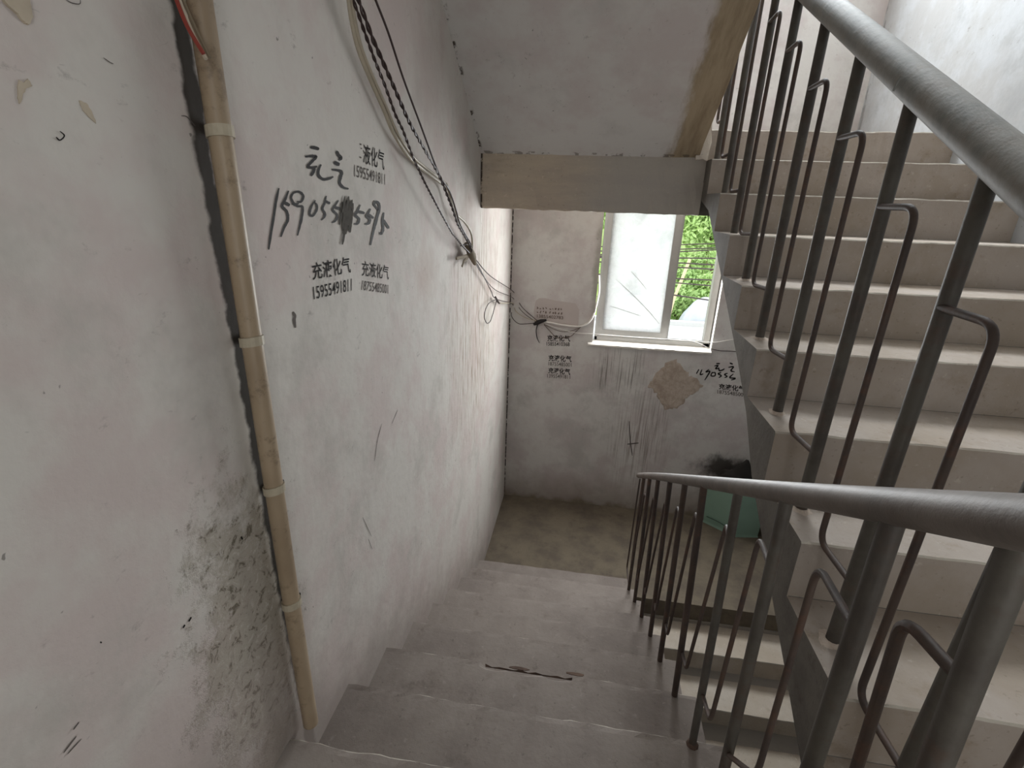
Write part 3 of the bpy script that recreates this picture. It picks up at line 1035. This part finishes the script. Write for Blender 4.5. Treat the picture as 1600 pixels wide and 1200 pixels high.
def text_mesh(body, offset):
    c = bpy.data.curves.new('t', 'FONT')
    c.body = body
    c.offset = offset
    c.resolution_u = 4
    o = bpy.data.objects.new('t', c)
    COL.objects.link(o)
    dg = bpy.context.evaluated_depsgraph_get()
    me = o.evaluated_get(dg).to_mesh()
    vs = [v.co.copy() for v in me.vertices]
    fs = [tuple(p.vertices) for p in me.polygons]
    bpy.data.objects.remove(o)
    bpy.data.curves.remove(c)
    x0, x1 = min(v.x for v in vs), max(v.x for v in vs)
    y0, y1 = min(v.y for v in vs), max(v.y for v in vs)
    return [((v.x - x0) / (x1 - x0), (v.y - y0) / (y1 - y0)) for v in vs], fs


def lettering(body, quad, mat, parent, nrm, label, offset=0.015, name='stencil_lettering', lift=0.0012):
    """quad: bottom-left, bottom-right, top-right, top-left points on the wall"""
    uv, fs = text_mesh(body, offset)
    bl, br, tr, tl = quad
    vs = [bl * (1 - u) * (1 - v) + br * u * (1 - v) + tr * u * v + tl * (1 - u) * v + nrm * lift for u, v in uv]
    m = MB()
    m.add(vs, fs)
    me = bpy.data.meshes.new(name)
    po = sum((Vector(q) for q in quad), Vector()) / 4
    me.from_pydata([tuple(Vector(v) - po) for v in m.v], [], m.f)
    me.materials.append(mat)
    o = link(name, me, parent, po)
    return tag(o, label)


NL, NF = Vector((1, 0, 0)), Vector((0, -1, 0))
q4 = lambda f, *p: [f(*x) for x in p]
lettering('充液化气', q4(wl, (488, 438), (548, 426), (545, 400), (486, 411)), M_ink, wall_left, NL, 'black stencil characters, larger of the lower pair', 0.012)
lettering('15955491811', q4(wl, (490, 468), (549, 454), (549, 435), (488, 448)), M_ink, wall_left, NL, 'black stencil phone number ending 1811, lower pair', 0.004)
lettering('充液化气', q4(wl, (565, 431), (607, 437), (607, 415), (565, 407)), M_ink, wall_left, NL, 'black stencil characters, right of the lower pair', 0.006)
lettering('18755485001', q4(wl, (564, 453), (606, 459), (606, 445), (566, 438)), M_ink2, wall_left, NL, 'faded stencil phone number ending 5001', 0.002)
lettering('液化气', q4(wl, (567, 255), (600, 266), (600, 236), (567, 224)), M_ink, wall_left, NL, 'upper stencil characters with the first one rubbed off', 0.006)
lettering('15955491811', q4(wl, (553, 276), (601, 289), (601, 272), (553, 257)), M_ink2, wall_left, NL, 'upper faded stencil phone number', 0.004)
lettering('充液化气', q4(wf, (855, 533), (891, 534), (890, 524), (855, 523)), M_ink, wall_far, NF, 'topmost of three far wall stencils', 0.02)
lettering('15855410368', q4(wf, (854, 540), (890, 541), (890, 535), (854, 534)), M_ink, wall_far, NF, 'phone number under the topmost far stencil', 0.01)
lettering('充液化气', q4(wf, (857, 564), (893, 566), (893, 556), (857, 554)), M_ink, wall_far, NF, 'middle of three far wall stencils', 0.02)
lettering('18755485001', q4(wf, (857, 571), (893, 573), (893, 567), (857, 565)), M_ink2, wall_far, NF, 'phone number under the middle far stencil', 0.008)
lettering('充液化气', q4(wf, (856, 583), (891, 586), (891, 576), (857, 574)), M_ink, wall_far, NF, 'lowest of three far wall stencils', 0.02)
lettering('13955491811', q4(wf, (855, 590), (891, 592), (891, 586), (855, 584)), M_ink2, wall_far, NF, 'phone number under the lowest far stencil', 0.008)
lettering('充液化气', q4(wf, (1123, 608), (1164, 613), (1164, 603), (1123, 599)), M_ink, wall_far, NF, 'stencil half hidden behind the right flight', 0.02)
lettering('18755485001', q4(wf, (1121, 615), (1164, 620), (1164, 614), (1121, 609)), M_ink2, wall_far, NF, 'phone number half hidden behind the right flight', 0.008)


def strokes(name, label, lines, f, nrm, parent, mat, wpx=3.6, lift=0.0012):
    """brush strokes: pixel polylines laid on the wall as flat ribbons with tapered ends"""
    m = MB()
    org = None
    for ln in lines:
        w = wpx
        if isinstance(ln, tuple):
            ln, w = ln
        p2 = smooth_path([Vector((x, y, 0)) for x, y in ln], 6)
        n = len(p2)
        pts = []
        for i, p in enumerate(p2):
            t = (p2[min(i + 1, n - 1)] - p2[max(i - 1, 0)])
            t = t.normalized() if t.length > 1e-6 else Vector((1, 0, 0))
            s_ = Vector((-t.y, t.x, 0))
            u = i / max(n - 1, 1)
            ww = w * 1.3 * (0.5 + 0.5 * min(1, 5 * u, 4 * (1 - u) + 0.1)) * R_.uniform(0.88, 1.12) / 2
            pts.append((f(p.x + s_.x * ww, p.y + s_.y * ww) + nrm * lift, f(p.x - s_.x * ww, p.y - s_.y * ww) + nrm * lift))
        vs = [v for q in pts for v in q]
        if org is None:
            org = vs[0]
        m.add(vs, [(2 * i, 2 * i + 1, 2 * i + 3, 2 * i + 2) for i in range(n - 1)])
        lift += 0.00004
    return tag(m.build(name, mat, parent, False, origin=org), label)


strokes('handwriting', 'brushed characters above the brushed phone number', [
    ([(484, 230), (491, 231), (498, 233)], 4.2),
    [(476, 245), (484, 244), (493, 245), (487, 252), (480, 260), (487, 262), (495, 260)],
    [(491, 262), (489, 268), (485, 275)],
    [(501, 257), (497, 265), (497, 274), (504, 280), (513, 279), (520, 276)],
    ([(525, 236), (528, 242), (532, 247), (528, 250)], 4.2),
    ([(521, 253), (526, 256), (530, 257)], 4.6),
    [(518, 265), (526, 266), (533, 269), (531, 278), (530, 286), (536, 293), (544, 295)],
], wl, NL, wall_left, M_inkb, 3.6)
strokes('handwriting', 'brushed phone number with a smeared digit', [
    ([(435, 294), (431, 312), (427, 338), (423, 362), (419, 390)], 3.2),
    ([(450, 298), (445, 311), (440, 322), (447, 330), (449, 343), (443, 356), (438, 370)], 3.4),
    ([(443, 316), (452, 321)], 4.0),
    ([(466, 318), (459, 318), (454, 309), (458, 301), (467, 300), (473, 306), (470, 315), (463, 315)], 3.0),
    ([(455, 318), (464, 322), (472, 324), (470, 343), (464, 368)], 3.0),
    ([(492, 313), (486, 322), (483, 334), (488, 337), (494, 328), (494, 320), (490, 316)], 2.8),
    ([(509, 306), (506, 318), (503, 326), (507, 334), (505, 340), (501, 344)], 2.8), ([(507, 314), (515, 318)], 3.4),
    ([(528, 313), (522, 322), (519, 328), (526, 336), (524, 344), (518, 348)], 2.8), ([(522, 324), (533, 327)], 3.8),
    ([(562, 320), (557, 331), (554, 336), (560, 342), (558, 349), (553, 350)], 3.2), ([(556, 330), (569, 333)], 3.4),
    ([(578, 326), (574, 334), (572, 338), (577, 343), (575, 349), (569, 350)], 3.2), ([(575, 335), (583, 341)], 3.0),
    ([(590, 328), (584, 320), (585, 316), (590, 317), (592, 325), (588, 341), (583, 360), (578, 383)], 3.4),
    ([(599, 332), (597, 345), (598, 358), (595, 365), (592, 363)], 3.0), ([(598, 343), (607, 357)], 3.0),
], wl, NL, wall_left, M_inkb, 3.4)
sm_l = []
for k in range(34):
    x = 541 + R_.gauss(0, 4.2)
    y0_ = 312 + R_.uniform(-6, 18)
    sm_l.append(([(x + 2, y0_), (x, y0_ + 18), (x - 2, y0_ + R_.uniform(24, 40))], R_.uniform(1.5, 4.0)))
sm_l.append(([(541, 340), (537, 360), (533, 382)], 3.0))
strokes('ink_smear', 'dark rubbed smear across one digit', sm_l, wl, NL, wall_left, M_smear, 3.0, 0.002)
strokes('handwriting', 'small brushed characters half hidden behind the right flight', [
    [(1119, 568), (1125, 568)], [(1116, 572), (1122, 571), (1118, 576), (1124, 575)], [(1123, 574), (1124, 579), (1129, 578), (1132, 576)],
    [(1140, 567), (1145, 569)], [(1138, 574), (1146, 573), (1142, 579), (1148, 581)],
    ([(1092, 577), (1088, 584)], 1.4), ([(1097, 577), (1094, 585), (1099, 584)], 1.5), ([(1108, 577), (1103, 581), (1109, 580), (1106, 586), (1101, 594)], 1.6),
    [(1113, 581), (1111, 587), (1117, 587), (1117, 582), (1112, 583)], [(1127, 582), (1122, 584), (1127, 587), (1123, 590)],
    [(1137, 583), (1132, 585), (1136, 588), (1132, 590)], [(1146, 584), (1140, 590), (1149, 591), (1142, 594)],
], wf, NF, wall_far, M_inkb, 1.6)
strokes('rubbed_character', 'leftover dabs of the rubbed first stencil character', [([(562, 226), (564, 225)], 2), ([(563, 232), (565, 232)], 1.6), ([(561, 245), (564, 247)], 1.8)], wl, NL, wall_left, M_ink2, 2)
strokes('ink_dab', 'single dark dab below the stencils', [([(457, 487), (460, 494), (459, 500), (461, 512)], 3.4)], wl, NL, wall_left, M_ink2, 3)
strokes('pencil_scrawl', 'thin scribbles near the pipe top', [([(282, 181), (290, 182), (298, 190), (304, 197)], 1.2), ([(102, 0), (112, 5), (123, 6), (124, 0)], 1.2), ([(160, 90), (170, 97), (176, 100)], 1.0)], wl, NL, wall_left, M_ink2, 1.2)
strokes('scratch', 'scratched cross on the far wall', [([(983, 658), (985, 690), (988, 712)], 1.3), ([(980, 694), (998, 692)], 1.4)], wf, NF, wall_far, M_ink2, 1.3)
strokes('scratch', 'fine long scratches on the left wall', [([(596, 662), (589, 690), (585, 720)], 0.45), ([(621, 640), (612, 662)], 0.4), ([(566, 808), (580, 838)], 0.5), ([(575, 842), (581, 858)], 0.5), ([(98, 1176), (118, 1150)], 1.6), ([(104, 1178), (126, 1154)], 1.2), ([(113, 1140), (122, 1128)], 1.6)], wl, NL, wall_left, M_ink2, 1.0)
strokes('scratch', 'short dark nicks low on the left wall', [([(298, 964), (294, 971)], 2.0), ([(288, 976), (285, 981)], 2.0), ([(155, 1003), (158, 1004)], 2.2), ([(376, 838), (378, 843)], 2.0), ([(86, 214), (92, 219), (99, 212), (92, 205)], 1.8)], wl, NL, wall_left, M_ink, 1.0)


def patch(name, label, poly, f, nrm, parent, mat, th=0.003, jit=1.5):
    m = MB()
    pts = []
    n = len(poly)
    for i in range(n):
        a, b = poly[i], poly[(i + 1) % n]
        for k in range(4):
            t = k / 4
            pts.append((a[0] + (b[0] - a[0]) * t + (R_.uniform(-jit, jit)), a[1] + (b[1] - a[1]) * t + R_.uniform(-jit, jit)))
    N_ = len(pts)
    c = (sum(p[0] for p in pts) / N_, sum(p[1] for p in pts) / N_)
    inner = [(c[0] + (p[0] - c[0]) * 0.93, c[1] + (p[1] - c[1]) * 0.93) for p in pts]
    vs = [f(*p) - nrm * 0.001 for p in pts] + [f(*p) + nrm * th for p in inner] + [f(*c) + nrm * th * 0.8]
    fs = [(i, (i + 1) % N_, N_ + (i + 1) % N_, N_ + i) for i in range(N_)] + [(N_ + i, N_ + (i + 1) % N_, 2 * N_) for i in range(N_)]
    m.add(vs, fs)
    return tag(m.build(name, mat, parent, False, origin=f(*c)), label)


patch('bare_patch', 'bare brown plaster where paint fell off', [(1057, 561), (1066, 572), (1078, 586), (1090, 588), (1098, 603), (1090, 612), (1075, 622), (1064, 634), (1050, 642), (1040, 640), (1032, 626), (1022, 612), (1010, 602), (1018, 596), (1026, 582), (1040, 568)], wf, NF, wall_far, M_patch, 0.003, 2.6)
patch('bare_patch', 'tan scab at the top of the left wall', [(0, -20), (42, -20), (47, 10), (50, 28), (44, 40), (36, 36), (20, 18), (0, 0)], wl, NL, wall_left, M_scab, 0.003, 1.2)
patch('bare_patch', 'small chipped spot on the left wall', [(28, 124), (36, 128), (44, 122), (50, 134), (42, 138), (36, 146), (30, 164), (26, 150)], wl, NL, wall_left, M_scab, 0.001, 1.0)
patch('bare_patch', 'small tan chip high on the left wall', [(122, 156), (134, 160), (144, 174), (151, 194), (140, 186), (128, 172)], wl, NL, wall_left, M_scab, 0.0008, 0.8)

wg = lambda x, y: wf(x, y, FY0 + 0.0115)
strokes('scratch', 'long cracks across the frosted pane', [([(962, 436), (990, 462), (1015, 488), (1030, 506)], 0.7), ([(986, 424), (998, 437), (1010, 452)], 0.6), ([(953, 478), (978, 486), (1002, 494)], 0.6)], wg, NF, front_sash, M_frame, 0.8, 0.001)

# faded notice on the far wall
no = thing('paper_notice', 'faded pinkish paper notice on the far wall behind the black knot', 'notice', wf(870, 490))
m = MB()
q = [(837, 470), (842, 466), (852, 466), (870, 470), (886, 472), (899, 474), (905, 484), (903, 514), (836, 508), (834, 486)]
vs = [wf(*p, L - 0.002) for p in q] + [wf(*p, L + 0.001) for p in q]
n = len(q)
m.add(vs, [tuple(range(n))] + [(i, (i + 1) % n, n + (i + 1) % n, n + i) for i in range(n)])
m.build('sheet', M_paper, no)
lettering('13855402783', q4(wf, (839, 496), (880, 499), (880, 494), (839, 491)), M_print, no, NF, 'faded printed digits', 0.01, 'print', 0.004)
for (y0_, n_) in [(481, 9), (487, 9)]:
    sl = []
    for k in range(n_):
        x = 840 + k * 4.4 + (2 if k > 3 else 0)
        for e in range(3):
            sl.append(([(x + R_.uniform(-1.2, 1.2), y0_ + R_.uniform(-2, 2) + k * 0.3), (x + R_.uniform(-1.2, 1.2), y0_ + R_.uniform(-2, 2) + k * 0.3)], 1.2))
    strokes('print', 'faded illegible printed line', sl, wf, NF, no, M_print, 1.2, 0.004)['kind'] = 'stuff'

# ------------------------------------------------------------------ green plastic bin bag and sack in the landing corner
gb = thing('plastic_box', 'pale green plastic box on the landing, in the corner behind the railing', 'box', (2.1, 1.0, 0))
m = MB()
b4 = [(1.875, 1.085), (2.115, 0.895), (2.33, 0.93), (2.33, 1.12)]
rows = []
for z, s_ in [(0.0, 0.0), (0.02, 0.012), (0.22, 0.0), (0.40, -0.012), (0.43, -0.02)]:
    c = Vector((2.17, 1.02, 0))
    rows.append([(p[0] + (c.x - p[0]) * s_ * 4, p[1] + (c.y - p[1]) * s_ * 4, z + R_.uniform(-.004, .004)) for p in b4])
vs = [p for r in rows for p in r]
fs = [(a * 4 + k, a * 4 + (k + 1) % 4, a * 4 + 4 + (k + 1) % 4, a * 4 + 4 + k) for a in range(4) for k in range(4)] + [(0, 1, 2, 3)]
inner = [(p[0] + (2.17 - p[0]) * 0.06, p[1] + (1.02 - p[1]) * 0.06, p[2] - 0.0) for p in rows[-1]]
innb = [(p[0] + (2.17 - p[0]) * 0.1, p[1] + (1.02 - p[1]) * 0.1, 0.12) for p in rows[0]]
k0 = len(vs)
vs += inner + innb
fs += [(16 + k, 16 + (k + 1) % 4, k0 + (k + 1) % 4, k0 + k) for k in range(4)]
fs += [(k0 + k, k0 + (k + 1) % 4, k0 + 4 + (k + 1) % 4, k0 + 4 + k) for k in range(4)] + [(k0 + 4, k0 + 5, k0 + 6, k0 + 7)]
m.add(vs, fs)
m.build('body', M_green, gb)
m = MB()
m.tube(smooth_path([(1.905, 1.06, 0.075), (1.98, 0.985, 0.085), (2.04, 0.945, 0.07), (2.09, 0.912, 0.045)], 5), 0.004, 6)
m.build('rib', M_greend, gb, True)
# dark crumpled sack leaning out of it
bm = bmesh.new()
bmesh.ops.create_icosphere(bm, subdivisions=4, radius=1.0)
rr = random.Random(5)
ph = [(rr.uniform(2, 9), rr.uniform(2, 9), rr.uniform(2, 9), rr.uniform(0, 6)) for _ in range(8)]
for v in bm.verts:
    c = v.co.copy()
    d = sum(math.sin(a * c.x + b * c.y + e * c.z + p) for a, b, e, p in ph) * 0.035
    peak = 0.22 * math.exp(-((c.x - 0.35) ** 2 + c.y ** 2) / 0.08) * (c.z > 0)
    v.co = Vector((c.x * 0.165, c.y * 0.06, c.z * 0.16 + peak * 0.5)) * (1 + d)
me = bpy.data.meshes.new('sack')
bm.to_mesh(me)
bm.free()
me.materials.append(M_soot)
me.polygons.foreach_set('use_smooth', [True] * len(me.polygons))
sk = link('sack', me, None, (2.09, 1.045, 0.45))
tag(sk, 'dark crumpled sack stuffed into the green box', 'sack')

# ------------------------------------------------------------------ outdoors beyond the window
m = MB()
nx, ny = 24, 20
vs, fs = [], []
for j in range(ny + 1):
    for i in range(nx + 1):
        x = -8 + 22 * i / nx
        y = 6.9 + 22 * j / ny
        z = 0.05 + 0.16 * (y - 7) + 0.12 * math.sin(x * 0.9 + y * 0.4) + R_.uniform(-.05, .05)
        vs.append((x, y, z))
for j in range(ny):
    for i in range(nx):
        a = j * (nx + 1) + i
        fs.append((a, a + 1, a + nx + 2, a + nx + 1))
m.add(vs, fs)
struct(m.build('hillside', M_grass, None, True), 'grassy hillside beyond the window')
m = MB()
m.box(-8, 14, 1.6, 30, -2.5, -2.2)
struct(m.build('ground', M_grass))
rf = thing('flat_roof', 'white flat roof just below the window outside', 'roof', (2.0, 5.5, 0.2))
m = MB()
m.box(-3.0, 6.5, 4.4, 6.75, 0.35, 0.58)
m.build('slab', M_roof, rf)
m = MB()
m.box(-3.0, 6.5, 6.75, 6.9, 0.35, 0.66)
m.build('parapet', M_roof, rf)
m = MB()
m.box(-2.8, 6.3, 4.6, 6.7, -2.2, 0.35)
m.build('wall', M_brick, rf)


def foliage(c, r, n, size, seed):
    rr = random.Random(seed)
    m = MB()
    for _ in range(n):
        while True:
            p = Vector((rr.uniform(-1, 1), rr.uniform(-1, 1), rr.uniform(-1, 1)))
            if 0.25 < p.length < 1:
                break
        p = Vector((c[0] + p.x * r[0], c[1] + p.y * r[1], c[2] + p.z * r[2]))
        t = Vector((rr.gauss(0, 1), rr.gauss(0, 1), rr.gauss(0, 1))).normalized()
        s_ = t.cross(Vector((rr.gauss(0, 1), rr.gauss(0, 1), rr.gauss(0, 1)))).normalized()
        l_ = size * rr.uniform(0.6, 1.3)
        m.add([p - t * l_, p + s_ * l_ * 0.4, p + t * l_, p - s_ * l_ * 0.4], [(0, 1, 2, 3)])
    return m


def bush(name, label, cat, c, r, n, size, seed, mat, trunk=None, group=None):
    base = (c[0], c[1], trunk if trunk is not None else c[2] - r[2])
    o = thing(name, label, cat, base, group)
    f = foliage(c, r, n, size, seed).build('foliage', mat, o)
    f['kind'] = 'stuff'
    m = MB()
    m.tube([base, (c[0] + 0.03, c[1], c[2] - 0.3 * r[2]), (c[0], c[1] + 0.05, c[2] + 0.3 * r[2])], [0.06, 0.045, 0.02], 7)
    m.build('trunk', M_bark, o, True)
    return o


hz = lambda x, y: 0.05 + 0.16 * (y - 7)
bush('tree', 'tall bright tree seen at the top of the open window half', 'tree', (4.2, 13.0, 3.1), (1.5, 0.9, 1.6), 6500, 0.11, 1, M_leaf1, hz(0, 13))
bush('tree', 'broad tree behind the frosted pane left half', 'tree', (1.2, 15.0, 3.9), (1.7, 0.9, 2.0), 2200, 0.14, 2, M_leaf2, hz(0, 15))
bush('tree', 'pale tree farther off behind the frosted pane right half', 'tree', (2.9, 18.0, 5.2), (1.8, 1.3, 2.6), 2000, 0.15, 3, M_leaf1, hz(0, 18))
bush('tree', 'tree farthest right beyond the open window half', 'tree', (7.6, 16.0, 4.3), (1.6, 0.9, 2.4), 2200, 0.14, 9, M_leaf2, hz(0, 15.5))
bush('shrub', 'leafy green shrub left of the white sheeted heap outside', 'shrub', (2.62, 7.9, 0.85), (0.42, 0.4, 0.42), 1500, 0.06, 4, M_leaf2)
bush('shrub', 'small shrub right of the white sheeted heap outside', 'shrub', (3.22, 7.7, 0.40), (0.28, 0.3, 0.26), 700, 0.055, 5, M_leaf1)
bush('shrub', 'low shrub behind the frosted pane outside', 'shrub', (1.5, 8.2, 0.75), (0.6, 0.4, 0.5), 1100, 0.07, 6, M_leaf2)
places = ['in the middle left of the open window half', 'in the middle right of the open window half', 'just above the white sheeted heap', 'left of the sheeted heap beside the leaning pole', 'under the bright tree on the right', 'under the bright tree on the left', 'half behind the grey sash bar', 'right of the sheeted heap at the window jamb', 'behind the right side of the frosted pane', 'behind the left side of the frosted pane']
for k, (px, py, y_, r_) in enumerate([(1073, 436, 10.0, 0.34), (1106, 446, 10.2, 0.36), (1096, 470, 9.2, 0.32), (1058, 474, 9.4, 0.3), (1112, 414, 12.0, 0.55), (1080, 408, 12.4, 0.5), (1044, 440, 10.6, 0.4), (1120, 480, 9.0, 0.4), (1000, 440, 10.6, 0.6), (960, 430, 11.0, 0.6)]):
    c = at(px, py, 1, y_)
    bush('shrub', 'green hillside shrub ' + places[k], 'shrub', (c.x, c.y, c.z), (r_, r_, r_ * 0.8), 650, 0.07, 40 + k, M_leaf1 if k % 2 else M_leaf2, None, 'shrubs on the hillside')
# sheeted heap
hp = thing('sheeted_heap', 'heap under a white plastic sheet beyond the flat roof', 'heap', (3.02, 7.35, 0.1))
bm = bmesh.new()
bmesh.ops.create_icosphere(bm, subdivisions=4, radius=1.0)
for v in bm.verts:
    c = v.co.copy()
    a = math.atan2(c.y, c.x)
    fold = 1 + 0.07 * math.sin(a * 11) * (1 - abs(c.z)) + 0.03 * math.sin(c.x * 9 + c.z * 7)
    v.co = Vector((c.x * 0.36 * fold + 0.16 * max(c.z, 0), c.y * 0.35 * fold, c.z * (0.72 if c.z > 0 else 0.25)))
me = bpy.data.meshes.new('sheet')
bm.to_mesh(me)
bm.free()
me.materials.append(M_tarp)
me.polygons.foreach_set('use_smooth', [True] * len(me.polygons))
link('sheet', me, hp, (2.92, 7.4, 0.34))
m = MB()
m.tube(smooth_path([(2.70, 7.42, 0.52), (2.90, 7.10, 0.60), (3.2, 7.15, 0.50)], 5), 0.012, 6)
m.build('cord', M_dark, hp, True)
# dry leaning pole
m = MB()
m.tube(smooth_path([at(1044, 500, 1, 7.0), at(1052, 470, 1, 7.0), at(1062, 445, 1, 7.0), at(1078, 405, 1, 7.0)], 4), [0.03] * 13, 7)
tag(m.build('leaning_pole', M_dry, None, True, origin=at(1044, 500, 1, 7.0)), 'pale dry pole leaning outside behind the window', 'pole')
m = MB()
for k in range(26):
    p = at(R_.uniform(1048, 1072), R_.uniform(425, 470), 1, 10.5)
    q = p + Vector((R_.uniform(-.3, .3), 0.3, R_.uniform(-.3, .3)))
    m.tube([p, q], 0.014, 4)
o = m.build('twigs', M_bark, None, False, origin=at(1060, 470, 1, 10.5))
tag(o, 'tangle of bare brown twigs on the hillside', 'twigs', None, 'stuff')
# overhead wires
ws = [(383, 381, 7.5), (390, 388, 6.5), (394, 391, 6.6), (403, 404, 5.2), (410, 414, 5.3), (417, 421, 4.8), (435, 438, 5.0), (441, 447, 5.6), (460, 470, 4.4)]
words = ['highest', 'second highest', 'third highest', 'fourth highest', 'fifth highest', 'sixth highest', 'third lowest', 'second lowest', 'lowest']
for (a, b, y), wd in zip(ws, words):
    p0, p1 = at(1046, a, 1, y), at(1112, b, 1, y + 0.25)
    d = p1 - p0
    pts = [p0 + d * t + Vector((0, 0, 0.004 * (t * t))) for t in (-6, -4, -2, -1, 0, 1, 2, 4, 6)]
    m = MB()
    m.tube(pts, 0.0105, 6)
    tag(m.build('overhead_wire', M_dark, None, True, origin=pts[4]), wd + ' of the dark overhead wires crossing the open window half', 'wire', 'overhead wires outside')
